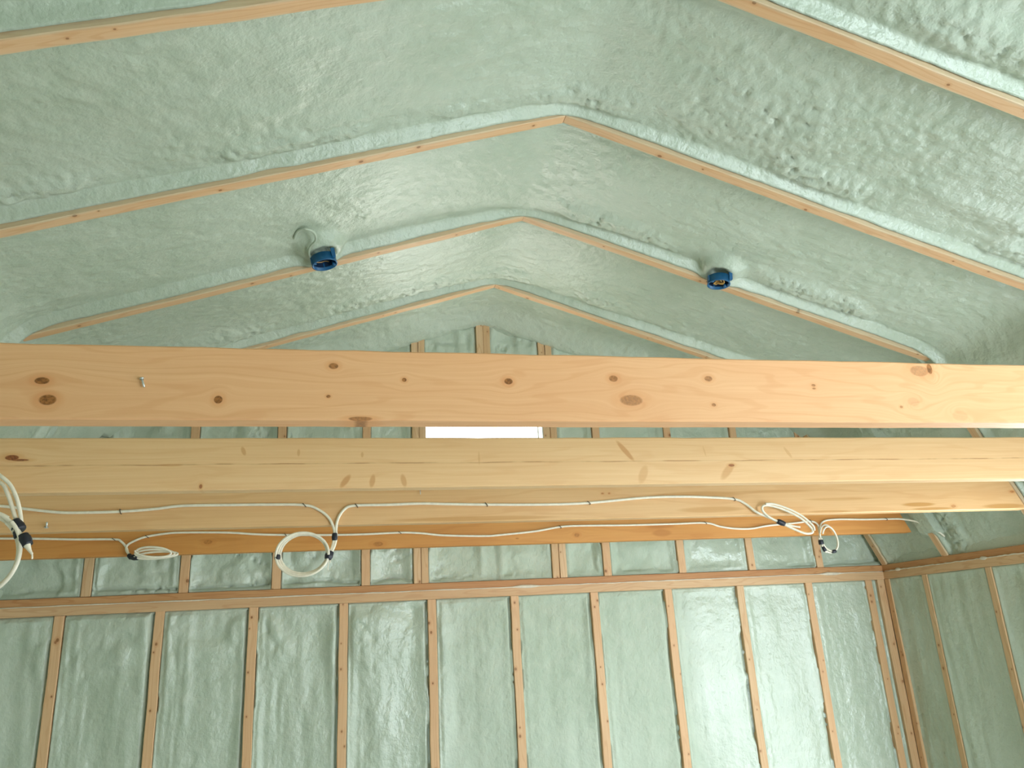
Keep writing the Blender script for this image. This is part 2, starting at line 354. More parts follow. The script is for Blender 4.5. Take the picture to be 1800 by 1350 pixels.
# ------------------------------------------------------------------ ceiling foam
def dense_axis(lo, hi, edges, coarse, fine, reach):
    v = [lo]; 
    while v[-1] < hi:
        d = min(abs(v[-1] - e) for e in edges) if edges else 9
        v.append(v[-1] + (fine if d < reach else coarse))
    return np.array(v)
def foam_ceiling():
    left = [(RX - WX, PZ), (RX - HW, KZ), (RX, RZ), (RX + HW, KZ), (RX + WX, PZ)]
    left = [(left[0][0] - 0.06, PZ - 0.12)] + left + [(left[-1][0] + 0.06, PZ - 0.12)]
    pts = np.array(left); seg = np.hypot(*np.diff(pts, axis=0).T); cum = np.concatenate([[0], np.cumsum(seg)])
    du = 0.0085; U = np.arange(0, cum[-1], du)
    X = np.interp(U, cum, pts[:, 0]); Z = np.interp(U, cum, pts[:, 1])
    k = np.exp(-0.5 * (np.arange(-24, 25) * du / 0.055) ** 2); k /= k.sum()
    Xp = np.convolve(np.pad(X, 24, mode='reflect', reflect_type='odd'), k, 'valid'); Zp = np.convolve(np.pad(Z, 24, mode='reflect', reflect_type='odd'), k, 'valid')
    tx = np.gradient(Xp); tz = np.gradient(Zp); l = np.hypot(tx, tz); nx, nz = -tz / l, tx / l     # outward
    edges = [r for r in RAFT_UP] + [r + TH for r in RAFT_UP] + [FY]
    Y = dense_axis(-1.30, 0.6, [], 0.05, 0.05, 0.1); Y = np.concatenate([Y[:-1], dense_axis(0.6, 3.95, edges, 0.0105, 0.0045, 0.05)])
    UU, YY = np.meshgrid(U - cum[3], Y, indexing='ij')          # u = 0 at the ridge
    ZZ = np.repeat(Zp[:, None], len(Y), 1)
    lower = sstep(RZ - 0.0 - ZZ, 0.62, 0.72)                      # 1 on the steep lower roof
    near = np.full(YY.shape, 9.0); far = np.full(YY.shape, 9.0); under = np.zeros(YY.shape)
    wob = (fbm(UU * 9, YY * 0 + 3.3, 4, 3) - .5) * 0.006
    for i, r in enumerate(RAFT_UP):
        rr = r + (RAFT[i] - r) * lower
        e = rr - YY; near = np.where((e >= 0) & (e < near), e, near)
        e = YY - (rr + TH); far = np.where((e >= 0) & (e < far), e, far)
        under = np.where((YY > rr) & (YY < rr + TH), 1, under)
    near2 = np.maximum(near + wob, 0); far2 = np.maximum(far + wob * .6, 0)
    D = 0.052 + (fbm(UU * 2, YY * 2, 11, 2) - .5) * 0.016
    D = D * (1 - 0.35 * np.exp(-(UU / 0.22) ** 2)) * (1 - .25 * lower)
    D = D * sstep(near2, -0.012, 0.034) * (0.10 + 0.90 * sstep(far2, -0.014, 0.055))
    # heap of foam towards the gable end
    wall = FY - YY
    D = D * (0.15 + .85 * sstep(wall + (fbm(UU * 5, YY * 0, 8) - .5) * .08, 0.0, 0.20)) - 0.035 * (1 - lower) * np.exp(-(np.maximum(wall, 0) / 0.07) ** 2)
    # ropy lumps on the camera side of each rafter
    band = sstep(near2, 0.030, 0.055) * (1 - sstep(near2, 0.10, 0.17))
    band *= sstep(fbm(UU * 2.3, YY * 1.4, 21, 2), 0.38, 0.60)
    band *= np.where((UU < 0) & (YY < 2.0), 0.55, 1.0)
    L1 = lumps(UU, YY * 1.25, 0.027, 31); L2 = lumps(UU, YY, 0.017, 33)
    h = band * (0.019 * L1)
    # cauliflower patches
    def patch(u0, y0, ru, ry, rotk=0.0):
        a = (UU - u0) + rotk * (YY - y0); return np.exp(-((a / ru) ** 2 + ((YY - y0) / ry) ** 2) ** 1.5)
    pc = patch(0.58, 1.86, 0.34, 0.15, .3) + patch(0.95, 1.33, .35, .07) + 0.55 * patch(0.16, 1.62, 0.22, 0.10) + 0.7 * patch(1.55, 1.90, .40, .05) + 0.7 * patch(-0.15, 1.30, .35, .10) + .5 * patch(-1.15, 1.95, .5, .12) + .35 * patch(.1, 2.66, .14, .06) + .4 * patch(-.9, 3.0, .4, .2)
    pc = np.clip(pc * (0.55 + 0.9 * fbm(UU * 5, YY * 5, 51, 2)), 0, 1)
    h = h + pc * (0.015 * L1 + 0.004 * L2)
    # fine orange peel with slow ripples
    rip = fbm(UU * 16 + YY * 5, YY * 42, 61, 2); fine = fbm(UU * 42, YY * 42, 71, 2)
    m1 = sstep(fbm(UU * 2, YY * 2, 81, 2), 0.35, 0.65)
    h = h + (rip - .5) * 0.0042 * (0.5 + m1) + (fine - .5) * 0.0065 * (0.45 + 0.9 * (1 - m1)) + (fbm(UU * 7, YY * 9, 91, 3) - .5) * 0.007
    h = h * sstep(near2, 0.0, 0.02) * sstep(far2, 0.0, 0.02)
    # little blow holes along the lumpy band
    hole = sstep(0.22 - worley(UU / 0.030, YY / 0.022, 77), 0, 0.12) * band * (fbm(UU * 11, YY * 11, 78, 1) > .5)
    h = h - 0.012 * hole
    # mounds round the two ceiling boxes
    for (u0, y0) in ((-0.850, 2.69), (0.870, 2.705)):
        rr = np.hypot(UU - u0, (YY - y0)); ring = np.exp(-((rr - 0.070) / 0.025) ** 2)
        h = h + ring * (0.004 + 0.010 * L1)
    D = D - h
    for (u0, y0) in ((-0.843, 2.694), (0.860, 2.704)):
        rr = np.hypot(UU - u0, YY - y0)
        D = D * (1 - 0.70 * np.exp(-(np.maximum(rr - 0.055, 0) / 0.030) ** 2)); D = np.where(rr < 0.043, 0.050, D)
    D = np.where(under > 0, 0.028, D)
    D = np.where((lower > .5) & (YY > FY - 0.046), 0.030, D)
    sm = (UU > 0) * (np.abs(YY - RAFT[4] - .02) < .06) * sstep(ZZ, PZ + 0.085, PZ + 0.125) * sstep(KZ + .02 - ZZ, 0, .25)      # foam smeared over the short rafter
    D = D * (1 - sm) - 0.008 * sm
    P = np.stack([Xp[:, None] + nx[:, None] * D, YY, Zp[:, None] + nz[:, None] * D + EYE], -1)
    me = grid_mesh('ceiling', P)
    o = link('ceiling', me, M_foam); tag(o, 'pale green spray foam on the gambrel roof underside', kind='structure')
foam_ceiling()

# ------------------------------------------------------------------ stud positions
STUD = [RXs for RXs in (-1.233, -0.823, -0.419, -0.014, 0.402, 0.809, 1.221, 1.620, 2.023, 2.425, 2.790)]
GABLE = [-1.140, -0.731, -0.325, 0.087, 1.304, 1.714, 2.110, 2.513]
WIN = (0.378, 1.012, 0.56, 1.30)
SW = 0.040

def foam_far():
    xe = []
    for s in STUD + GABLE: xe += [s - SW / 2, s + SW / 2]
    X = dense_axis(-1.60, 3.0, xe, 0.013, 0.0055, 0.03); Z = dense_axis(FLOOR - .05, 1.78, [PZ, PZ - .077], 0.012, 0.006, 0.03)
    XX, ZZ = np.meshgrid(X, Z, indexing='ij')
    def dist(centres, halves):
        d = np.full(XX.shape, 9.0)
        for c, hh in zip(centres, halves):
            e = np.abs(XX - c) - hh; d = np.where(np.abs(e) < np.abs(d), e, d)
        return d
    dl = dist(STUD + [2.862], [SW / 2] * 11 + [0.023])
    dg = dist(GABLE + [0.352, 1.050, 0.7075], [SW / 2] * 8 + [0.036, 0.038, 0.036])
    top = (ZZ > PZ - 0.04)
    d = np.where(top, dg, dl)
    w = (fbm(XX * 0 + 1, ZZ * 14, 3, 3) - .5) * .012
    e = np.where(d > 0, np.maximum(d + w, 0), d)
    dp = np.where(top, ZZ - PZ, (PZ - .077) - ZZ)
    e2 = np.minimum(e, np.maximum(dp + .004 + w, 0))
    rec = 0.012 + (fbm(XX * 7, ZZ * 1.6, 5, 3) - .5) * 0.040 * (.35 + .65 * sstep(1.3 - XX, 0, 1.2))
    rec = np.where(top, 0.024 + (fbm(XX * 6, ZZ * 7, 6, 3) - .5) * .034, rec)
    groove = 0.005 * np.exp(-((e2 - 0.012) / 0.010) ** 2)
    y = rec * sstep(e2, 0.0, 0.05) + groove
    vary = sstep(fbm(XX * 1.5, ZZ * 6, 55, 3), .30, .55)
    for c in STUD: y = y + (~top) * (dp > .006) * 0.026 * vary * np.exp(-((XX - (c - SW / 2 - .007)) / .0045) ** 2)      # foam shrunk away from one edge
    y = y + top * 0.026 * sstep(fbm(XX * 4, ZZ * 0 + 2, 56, 3), .42, .58) * (e > .01) * np.exp(-((ZZ - PZ - .016 - .02 * (vnoise(XX * 9, XX * 0, 5))) / .006) ** 2)
    # runs down each bay, stronger at the left of the wall
    leftness = sstep(1.0 - XX, -1.2, 2.2) * .75 + .25
    runs = (fbm(XX * 26, ZZ * 2.2 + 5, 9, 3) - .5) * 0.013 * leftness
    head = sstep(ZZ, -0.30, 0.10) * (~top)
    cell = lumps(XX, ZZ * .7, 0.05, 17) * 0.012 * sstep(fbm(XX * 5, ZZ * 5, 18, 2), .45, .65) * (0.35 + head) * leftness
    gl = lumps(XX, ZZ, 0.045, 19) * 0.014 * sstep(fbm(XX * 6, ZZ * 6, 28, 2), .45, .62)
    crack = 0.010 * np.exp(-((fbm(XX * 5, ZZ * 9, 38, 3) - .5) / 0.012) ** 2)
    fine = (fbm(XX * 45, ZZ * 34, 29, 2) - .5) * 0.0035
    h = np.where(top, gl * (1.1 * leftness + .2) * (1 + .8 * sstep(ZZ, 1.1, 1.4)) - 1.9 * crack * sstep(fbm(XX * 3, ZZ * 3, 41), .4, .6), runs + cell - .35 * crack * head * leftness)
    y = y - (h + fine) * sstep(e2, 0.0, 0.03)
    y = np.where(e <= 0, 0.02, y)
    y = np.where((dp < 0), 0.02, y)
    P = np.stack([XX, FY + y, ZZ + EYE], -1)
    cx = (XX[:-1, :-1] + XX[1:, 1:]) / 2; cz = (ZZ[:-1, :-1] + ZZ[1:, 1:]) / 2
    mask = ~((cx > WIN[0]) & (cx < WIN[1]) & (cz > WIN[2]) & (cz < WIN[3]))
    o = link('wall_far', grid_mesh('wall_far', P, mask), M_foam_wall)
    tag(o, 'pale green spray foam between the studs of the far gable wall', kind='structure')
foam_far()

RSTUD = [3.53, 3.112]
DOOR = (2.29, 2.81, -1.6, 0.20)
ADDED_OPENING = (-1.0, 0.90, -1.6, -0.46)  # unseen gap added to let the front light in
def foam_right():
    ye = []
    for s in RSTUD: ye += [s - SW / 2, s + SW / 2]
    Y = np.concatenate([dense_axis(-1.30, 2.80, [DOOR[0], DOOR[1]], 0.05, 0.01, .04), dense_axis(2.83, 3.95, ye, 0.013, 0.0055, 0.03)]); Z = dense_axis(FLOOR - .05, PZ + .06, [PZ - .077, DOOR[3]], 0.014, 0.007, 0.03)
    YY, ZZ = np.meshgrid(Y, Z, indexing='ij')
    d = np.full(YY.shape, 9.0)
    for c in RSTUD + [FY]: 
        e = np.abs(YY - c) - SW / 2; d = np.where(np.abs(e) < np.abs(d), e, d)
    w = (fbm(YY * 0 + 1, ZZ * 14, 3, 3) - .5) * .010
    e = np.maximum(d + w, 0); dp = (PZ - .077) - ZZ; e2 = np.minimum(e, np.maximum(dp + w, 0))
    rec = 0.012 + (fbm(YY * 6, ZZ * 1.5, 5, 3) - .5) * .03 + 0.005 * np.exp(-((e2 - 0.012) / 0.010) ** 2)
    x = rec * sstep(e2, 0, .05) - ((fbm(YY * 24, ZZ * 2.2, 7, 3) - .5) * .012 + (fbm(YY * 45, ZZ * 34, 29, 2) - .5) * 0.003) * sstep(e2, 0, .03)
    x = np.where((d <= 0) | (dp < 0), 0.02, x)
    P = np.stack([RX + WX + x, YY, ZZ + EYE], -1)
    cy = (YY[:-1, :-1] + YY[1:, 1:]) / 2; cz = (ZZ[:-1, :-1] + ZZ[1:, 1:]) / 2
    mask = ~((cy > DOOR[0]) & (cy < DOOR[1]) & (cz < DOOR[3])) & ~((cy > ADDED_OPENING[0]) & (cy < ADDED_OPENING[1]) & (cz < ADDED_OPENING[3]))
    o = link('wall_right', grid_mesh('wall_right', P, mask), M_foam_wall)
    tag(o, 'pale green spray foam between the studs of the right wall', kind='structure')
foam_right()

def simple_wall(name, P, mask=None, m=None, label=None):
    o = link(name, grid_mesh(name, P, mask), m or M_foam_wall); tag(o, label, kind='structure')
Y = np.arange(-1.30, 3.96, 0.05); Z = np.arange(FLOOR - .05, PZ + .08, .05)
YY, ZZ = np.meshgrid(Y, Z, indexing='ij')
simple_wall('wall_left', np.stack([RX - WX - (fbm(YY * 5, ZZ * 2, 3) - .5) * .03, YY, ZZ + EYE], -1), label='pale green spray foamed left wall')
X = np.arange(-1.55, 2.96, 0.05); Z = np.arange(FLOOR - .05, 1.8, .05); XX, ZZ = np.meshgrid(X, Z, indexing='ij')
cx = XX[:-1, :-1] + .025; cz = ZZ[:-1, :-1] + .025
simple_wall('wall_back', np.stack([XX, BY - (fbm(XX * 5, ZZ * 2, 6) - .5) * .03, ZZ + EYE], -1), ~((cx > 1.8) & (cx < 2.78) & (cz < 0.50)), label='pale green foamed wall behind the viewer with an opening added for light')
bm = bmesh.new(); box_bm(bm, (-1.6, -1.4, -0.04), (3.0, 4.0, 0)); tag(from_bm('floor', bm, M_floor), 'grey concrete floor', kind='structure')
bm = bmesh.new(); box_bm(bm, (-30, -30, -0.3), (30, 30, -0.2)); tag(from_bm('ground_outside', bm, M_ground), 'ground outside the building', kind='structure')

# ------------------------------------------------------------------ window in the gable
wx0, wx1, wz0, wz1 = WIN
bm = bmesh.new()
for lo, hi in (((wx0, FY, wz0 - .001), (wx0 + .006, FY + .11, wz1)), ((wx1 - .006, FY, wz0), (wx1, FY + .11, wz1)), ((wx0, FY, wz0), (wx1, FY + .11, wz0 + .02)), ((wx0, FY, wz1 - .02), (wx1, FY + .11, wz1))):
    box_bm(bm, (lo[0], lo[1], lo[2] + EYE), (hi[0], hi[1], hi[2] + EYE))
wf = from_bm('window_1', bm, M_white); tag(wf, 'bright window in the middle of the far gable', kind='structure')
bm = bmesh.new()
for lo, hi in (((wx0 + .006, FY + .075, wz0 + .02), (wx0 + .012, FY + .10, wz1 - .02)), ((wx1 - .012, FY + .075, wz0 + .02), (wx1 - .006, FY + .10, wz1 - .02)),
               ((wx0 + .022, FY + .075, wz0 + .02), (wx1 - .022, FY + .10, wz0 + .045)), ((wx0 + .022, FY + .075, wz1 - .045), (wx1 - .022, FY + .10, wz1 - .02))):
    box_bm(bm, (lo[0], lo[1], lo[2] + EYE), (hi[0], hi[1], hi[2] + EYE))
from_bm('sash', bm, M_white, wf)
bm = bmesh.new(); box_bm(bm, (wx0 + .02, FY + .085, wz0 + .04 + EYE), (wx1 - .02, FY + .089, wz1 - .04 + EYE)); from_bm('pane', bm, M_glass, wf)

# ------------------------------------------------------------------ rafters
ORD = ['row outside the frame', 'nearest', 'second nearest', 'third nearest', 'fourth nearest']
where = {1: 'cutting the top corners of the photo', 2: 'whose peak stands highest in view', 3: 'which carries the two blue boxes', 4: 'last before the far gable'}
dep = 0.14
for i in (1, 2, 3, 4):
    y = RAFT_UP[i] + TH / 2
    for s, nm in ((-1, 'left'), (1, 'right')):
        ridge = Vector((RX, y, RZ + EYE)); kink = Vector((RX + s * HW, y, KZ + EYE))
        d = (kink - ridge).normalized(); n = Vector((s * abs(d.z), 0, abs(d.x)))      # out of the room
        tp = abs(d.z) / abs(d.x)
        o = board('rafter', ridge + n * dep / 2 - d * (tp * dep / 2 - .0008), kink + n * dep / 2, (TH, dep), n, M_raft, seed=i * 5 + s, cut0=-tp, cut1=-0.4, wander=.0012)
        tag(o, {1: f'pine rafter on the {nm} slope, nearest of the rafters, crossing the top {nm} corner',
                2: f'{nm} half of the rafter pair whose peak stands highest in the photo',
                3: f'{nm} slope pine rafter with the blue ceiling box fixed beside it',
                4: f'{nm} slope pine rafter farthest away, the last one before the gable'}[i], 'rafter', f'upper rafters on the {nm} slope')
def lower_rafter(y, s, label, top=True):
    kink = Vector((RX + s * HW, y, KZ + EYE)); base = Vector((RX + s * WX, y, PZ + EYE))
    d = (base - kink).normalized(); n = Vector((s * abs(d.z), 0, abs(d.x)))
    kink = kink + d * .05
    o = board('rafter', kink + n * .05, base + n * .05, (TH, .10), n, M_raft, seed=int(y * 50), cut0=0.1, cut1=-0.45)
    tag(o, label, 'rafter', 'steep lower rafters')
lower_rafter(RAFT_UP[3] + TH / 2, -1, 'steep lower rafter at left, its top just showing above the nearest beam')
lower_rafter(RAFT[3] + TH / 2, 1, 'steep lower rafter at right, glimpsed in the gap between the two nearest beams')
lower_rafter(RAFT[2] + TH / 2, 1, 'steep lower rafter at the far right edge, second nearest row of rafters')
lower_rafter(RAFT[4] + .02, 1, 'short steep rafter standing on the right wall plate beside the foam smear')
lower_rafter(FY - .029, 1, 'steep end rafter meeting the plates in the far right corner')

# ------------------------------------------------------------------ tie beams
BEAMY = [(1.380, 1.429), (2.043, 2.089), (2.713, 2.760), (3.452, 3.498)]
TOPZ = [0.5215, 0.5215, 0.521, 0.521]
slope = (RX + WX - (RX + HW)) / (KZ - PZ)
blabel = ['nearest tie beam, pinkish pine with round brown knots across its face',
          'second tie beam, yellow pine with a cracked line along its middle',
          'third tie beam, pale pine carrying a white cable with a round coil',
          'farthest tie beam, dark orange pine with a white cable along it']
tie_obj = []
for i, (y0, y1) in enumerate(BEAMY):
    zc = (TIE_B + TOPZ[i]) / 2; hh = TOPZ[i] - TIE_B
    xr = RX + WX - slope * (zc - PZ) - 0.055; xl = RX - WX + slope * (zc - PZ) + (.03 if i < 3 else -.045)
    if i == 3: xr += 0.03
    # object origin at world x = 0 and eye height so that knots sit where the board has them
    bm = bmesh.new(); rnd = random.Random(i + 40); rows = []
    n = 60; bev = 0.003
    for k in range(n + 1):
        x = xl + (xr - xl) * k / n
        a = (y1 - y0) / 2; wt_ = rnd.uniform(-.0009, .0009)
        pts = [(-a + bev, TIE_B), (a - bev, TIE_B), (a, TIE_B + bev), (a, TOPZ[i] - bev), (a - bev, TOPZ[i]), (-a + bev, TOPZ[i]), (-a, TOPZ[i] - bev), (-a, TIE_B + bev)]
        row = []
        for (yy, zz) in pts:
            xx = x
            if k == n: xx = xr - slope * (zz - zc)
            if k == 0: xx = xl + slope * (zz - zc)
            row.append(bm.verts.new((xx, yy, zz + (wt_ if zz > zc else -wt_ * .5))))
        rows.append(row)
    for k in range(n):
        for j in range(8):
            j2 = (j + 1) % 8; bm.faces.new((rows[k][j], rows[k][j2], rows[k + 1][j2], rows[k + 1][j]))
    bm.faces.new(rows[0]); bm.faces.new(rows[-1])
    o = from_bm('tie_beam', bm, M_beam[i]); o.location = (0, (y0 + y1) / 2, EYE)
    tag(o, blabel[i], 'beam', 'tie beams across the roof'); tie_obj.append(o)

# ------------------------------------------------------------------ far wall framing
place = ['leftmost', 'second from the left', 'third from the left', 'fourth from the left', 'fifth from the left', 'sixth from the left, the middle one', 'fifth from the right corner', 'fourth from the right corner', 'third from the right corner',
         'second from the right corner', 'beside the corner post']
for i, x in enumerate(STUD):
    o = board('wall_stud', (x, FY + .045, FLOOR + .02 + EYE), (x, FY + .045, PZ - .077 + EYE), (SW, .10), (0, -1, 0), M_stud if i != 8 else M_stud_p, seed=i, wander=.0016)
    extra = {8: 'pale far wall stud under the plates, just left of the brightest foam bay'}
    tag(o, extra.get(i, f'pine stud in the far wall below the plates, {place[i]}'), 'stud', 'studs of the far wall below the plates')
o = board('corner_post', (2.862, FY + .040, FLOOR + .02 + EYE), (2.862, FY + .040, PZ - .077 + EYE), (0.046, .10), (0, -1, 0), M_stud_p, seed=77, wander=.0012)
tag(o, 'pine corner post where the far wall meets the right wall', 'post')
gl = ['far left behind the hanging cable loop', 'second from the left', 'third from the left behind the round cable coil', 'just left of the window jamb studs', 'just right of the window jamb studs', 'third from the right', 'second from the right, in the bright foam', 'rightmost, below the small cable coil']
def gtop(x): return RZ - (RZ - KZ) / HW * abs(x - RX) if abs(x - RX) < HW else KZ - (abs(x - RX) - HW) / slope
for i, x in enumerate(GABLE):
    o = board('gable_stud', (x, FY + .045, PZ + EYE + .001), (x, FY + .045, gtop(x) - 0.01 + EYE), (SW, .10), (0, -1, 0), M_stud if i != 0 else M_stud_p, seed=30 + i, wander=.0014)
    tag(o, f'gable stud on the far wall plates, {gl[i]}', 'stud', 'gable studs above the plates')
for x, w, lab in ((0.334, .035, 'outer board of the doubled stud left of the gable window'), (0.3705, .034, 'inner board of the doubled stud left of the gable window'),
                  (1.031, .036, 'inner board of the doubled stud right of the gable window'), (1.0695, .036, 'outer board of the doubled stud right of the gable window')):
    hi_ = gtop(x) - .02 if abs(x - RX) > .35 or True else WIN[3]
    o = board('window_stud', (x, FY + .045, PZ + EYE + .001), (x, FY + .045, hi_ + EYE), (w, .10), (0, -1, 0), M_stud_p, seed=int(x * 100), wander=.0010)
    tag(o, lab, 'stud', 'doubled studs at the gable window')
for x, k in ((0.6885, 'left'), (0.7265, 'right')):
    o = board('ridge_post', (x, FY + .040, WIN[3] + .10 + EYE), (x, FY + .040, 1.625 + EYE), (.0375, .10), (0, -1, 0), M_stud_p, seed=int(x * 100), wander=.001)
    tag(o, f'{k} board of the short doubled post under the peak of the far gable', 'post', 'short doubled post under the peak')
o = board('window_sill_board', (WIN[0] - .02 + .031, FY + .05, WIN[2] - .021 + EYE), (WIN[1] - .011, FY + .05, WIN[2] - .021 + EYE), (.10, .038), (0, 0, 1), M_stud, seed=5)
tag(o, 'pine sill board under the gable window', 'board')
o = board('window_header', (WIN[0] + .011, FY + .055, WIN[3] + .052 + EYE), (WIN[1] + .0, FY + .055, WIN[3] + .052 + EYE), (.09, .10), (0, 0, 1), M_stud, seed=6)
tag(o, 'pine header board over the gable window', 'board')

# plates: two stacked boards on each wall
o = board('wall_plate', (RX - WX - .02, FY + .040, PZ - .0175 + EYE), (RX + WX, FY + .040, PZ - .0175 + EYE), (.10, .035), (0, 0, 1), M_plate_u, seed=8, wander=.0008)
tag(o, 'darker upper board of the doubled plate on the far wall', 'plate', 'plates on the walls')
lowp = board('wall_plate', (RX - WX - .02, FY + .036, PZ - .056 + EYE), (RX + WX - .0, FY + .036, PZ - .056 + EYE), (.10, .041), (0, 0, 1), M_plate_l, seed=9, wander=.0008)
tag(lowp, 'lighter lower board of the doubled plate on the far wall', 'plate', 'plates on the walls')
o = board('wall_plate', (RX + WX + .050, -0.2, PZ - .0175 + EYE), (RX + WX + .050, FY - .01, PZ - .0175 + EYE), (.10, .035), (0, 0, 1), M_plate_u, seed=10)
tag(o, 'upper board of the doubled plate on the right wall', 'plate', 'plates on the walls')
lowr = board('wall_plate', (RX + WX + .046, -0.2, PZ - .056 + EYE), (RX + WX + .046, FY - .012, PZ - .056 + EYE), (.10, .041), (0, 0, 1), M_plate_l, seed=11)
tag(lowr, 'lower board of the doubled plate on the right wall', 'plate', 'plates on the walls')
# sealant bead along the joint of the plates
def bead(parent, a, b, seed, dirn):
    rnd = random.Random(seed); n = 90; pts = []; rad = []
    for i in range(n + 1):
        t = i / n; p = Vector(a).lerp(Vector(b), t); p.z += rnd.uniform(-.0012, .0012); pts.append(p); rad.append(0.0019 + rnd.random() * .0016 + (0.006 if abs(t - .535) < .010 or abs(t - .93) < .008 else 0))
    bm = bmesh.new(); tube_bm(bm, pts, rad, 8, smooth=False)
    o = from_bm('sealant_bead', bm, M_caulk, None, True); o.parent = parent; o.matrix_parent_inverse = parent.matrix_world.inverted()
    tag(o, 'pale sealant line along the joint')
bead(lowp, (RX - WX, FY - .0125, PZ - .035 + EYE), (RX + WX - .005, FY - .0125, PZ - .035 + EYE), 3, 0)
bead(lowr, (RX + WX - .0035, 2.3, PZ - .035 + EYE), (RX + WX - .0035, FY - .03, PZ - .035 + EYE), 4, 0)
rl = ['in the right wall next to the corner', 'in the right wall, second from the corner', 'in the right wall, third from the corner']
for i, y in enumerate(RSTUD[:3]):
    o = board('wall_stud', (RX + WX + .045, y, FLOOR + .02 + EYE), (RX + WX + .045, y, PZ - .077 + EYE), (SW * .9, .10), (-1, 0, 0), M_stud_p, seed=60 + i, wander=.0016)
    tag(o, f'full height pine stud {rl[i]}', 'stud', 'studs of the right wall')
bm = bmesh.new(); box_bm(bm, (RX + WX - .006, FY - .052, FLOOR + .02 + EYE), (RX + WX + .04, FY - .005, PZ - .077 + EYE))
bmesh.ops.bevel(bm, geom=bm.edges[:], offset=.002, segments=1, affect='EDGES')
# grain runs up the board: build it as a board instead of the plain box
bm.free()
o = board('corner_post', (RX + WX + .018, FY - .034, FLOOR + .02 + EYE), (RX + WX + .018, FY - .034, PZ - .077 + EYE), (.038, .046), (-1, 0, 0), M_stud, seed=88, wander=.0012)
tag(o, 'shaded board of the corner post, on the right wall side', 'post')

# ------------------------------------------------------------------ cables
R1 = 0.0046
def cable(name, runs, label, group, flat=1.0):
    bm = bmesh.new()
    for pts, r in runs: tube_bm(bm, pts, r, 10, flat)
    o = from_bm(name, bm, M_cable, None, True); tag(o, label, 'cable', group); return o
def ring_pts(c, rx, rz, a0, a1, dy=0.0, tilt=0.0, n=28, ph=0.0):
    out = []
    for i in range(n + 1):
        a = a0 + (a1 - a0) * i / n
        x = rx * math.cos(a); z = rz * math.sin(a)
        out.append((c[0] + x * math.cos(tilt) - z * math.sin(tilt), c[1] + dy * (i / n - .5) + .004 * math.sin(a * 2 + ph), c[2] + x * math.sin(tilt) + z * math.cos(tilt)))
    return out
def wrap(parent, a, b, r, name='tape_wrap', m=None):
    a = Vector(a); b = Vector(b); bm = bmesh.new(); n = 8
    pts = [a.lerp(b, i / n) for i in range(n + 1)]; rnd = random.Random(int(a.x * 1000))
    tube_bm(bm, pts, [r * (0.86 + .14 * math.sin(math.pi * i / n) + rnd.uniform(-.06, .06)) for i in range(n + 1)], 12, smooth=False)
    return from_bm(name, bm, m or M_tape, parent, True)
def staple(parent, p, tilt, w=0.0072, yb=0.006):
    """small insulated wire staple bridging the cable"""
    p = Vector(p); bm = bmesh.new(); c, s = math.cos(tilt), math.sin(tilt)
    def q(u, dy): return (p.x + s * u, p.y + dy, p.z + c * u)
    tube_bm(bm, [q(-w, yb), q(-w, -.0052), q(-w * .4, -.0068), q(w * .4, -.0068), q(w, -.0052), q(w, yb)], 0.0014, 6, smooth=False)
    return from_bm('staple', bm, M_staple, parent)

C3A = [(-1.25, 2.705, 2.076), (-1.126, 2.705, 2.073), (-1.053, 2.705, 2.066), (-0.995, 2.705, 2.057), (-0.903, 2.705, 2.045), (-0.828, 2.705, 2.043), (-0.723, 2.705, 2.044), (-0.624, 2.705, 2.05), (-0.537, 2.705, 2.059), (-0.394, 2.705, 2.059), (-0.267, 2.705, 2.058), (-0.146, 2.705, 2.054), (-0.098, 2.705, 2.037), (-0.064, 2.705, 2.009), (-0.046, 2.703, 1.97), (-0.0455, 2.695, 1.94), (-0.050, 2.688, 1.91), (-0.060, 2.68, 1.885)]
C3B = [(1.612, 2.68, 1.949), (1.569, 2.69, 1.973), (1.525, 2.695, 1.995), (1.491, 2.703, 2.027), (1.446, 2.705, 2.047), (1.33, 2.705, 2.056), (1.215, 2.705, 2.06), (1.078, 2.705, 2.058), (0.865, 2.705, 2.043), (0.703, 2.705, 2.04), (0.483, 2.705, 2.044), (0.331, 2.705, 2.049), (0.25, 2.705, 2.052), (0.132, 2.705, 2.05), (0.019, 2.705, 2.049), (-0.013, 2.705, 2.036), (-0.033, 2.705, 2.005), (-0.039, 2.703, 1.97), (-0.038, 2.695, 1.94), (-0.044, 2.688, 1.91), (-0.056, 2.68, 1.885)]
C3L = [(1.612, 2.68, 1.949), (1.568, 2.682, 1.973), (1.546, 2.682, 1.998), (1.552, 2.68, 2.015), (1.585, 2.68, 2.014), (1.639, 2.678, 1.996), (1.694, 2.676, 1.966), (1.733, 2.676, 1.929), (1.737, 2.676, 1.909), (1.707, 2.676, 1.906), (1.662, 2.678, 1.924), (1.617, 2.68, 1.947)]
c3 = (-0.1455, 2.676, 1.886); rx3, rz3 = 0.084, 0.070
coil3 = []
for k in range(3):
    coil3.append((ring_pts((c3[0] + .002 * k, c3[1] + .006 * (k - 1), c3[2] + .001 * k), rx3 - .0045 * k, rz3 - .0035 * k, math.radians(-4 + 4 * k), math.radians(360 - 6 - 3 * k), 0.012, 0.0, 32, k), R1 * .92))
cab = cable('electrical_cable', [(C3A, R1), (C3B, R1 * 1.02)] + coil3, 'white cable stapled along the third beam, with a round coil hanging by its middle and coil at right', 'white cables on the beams')
cab['label'] = 'white cable stapled along the third beam with a taped round coil hanging from it'
wrap(cab, (-0.043, 2.696, 1.955), (-0.043, 2.693, 1.930), .0098)
wrap(cab, (-0.056, 2.684, 1.893), (-0.064, 2.679, 1.868), .0135)
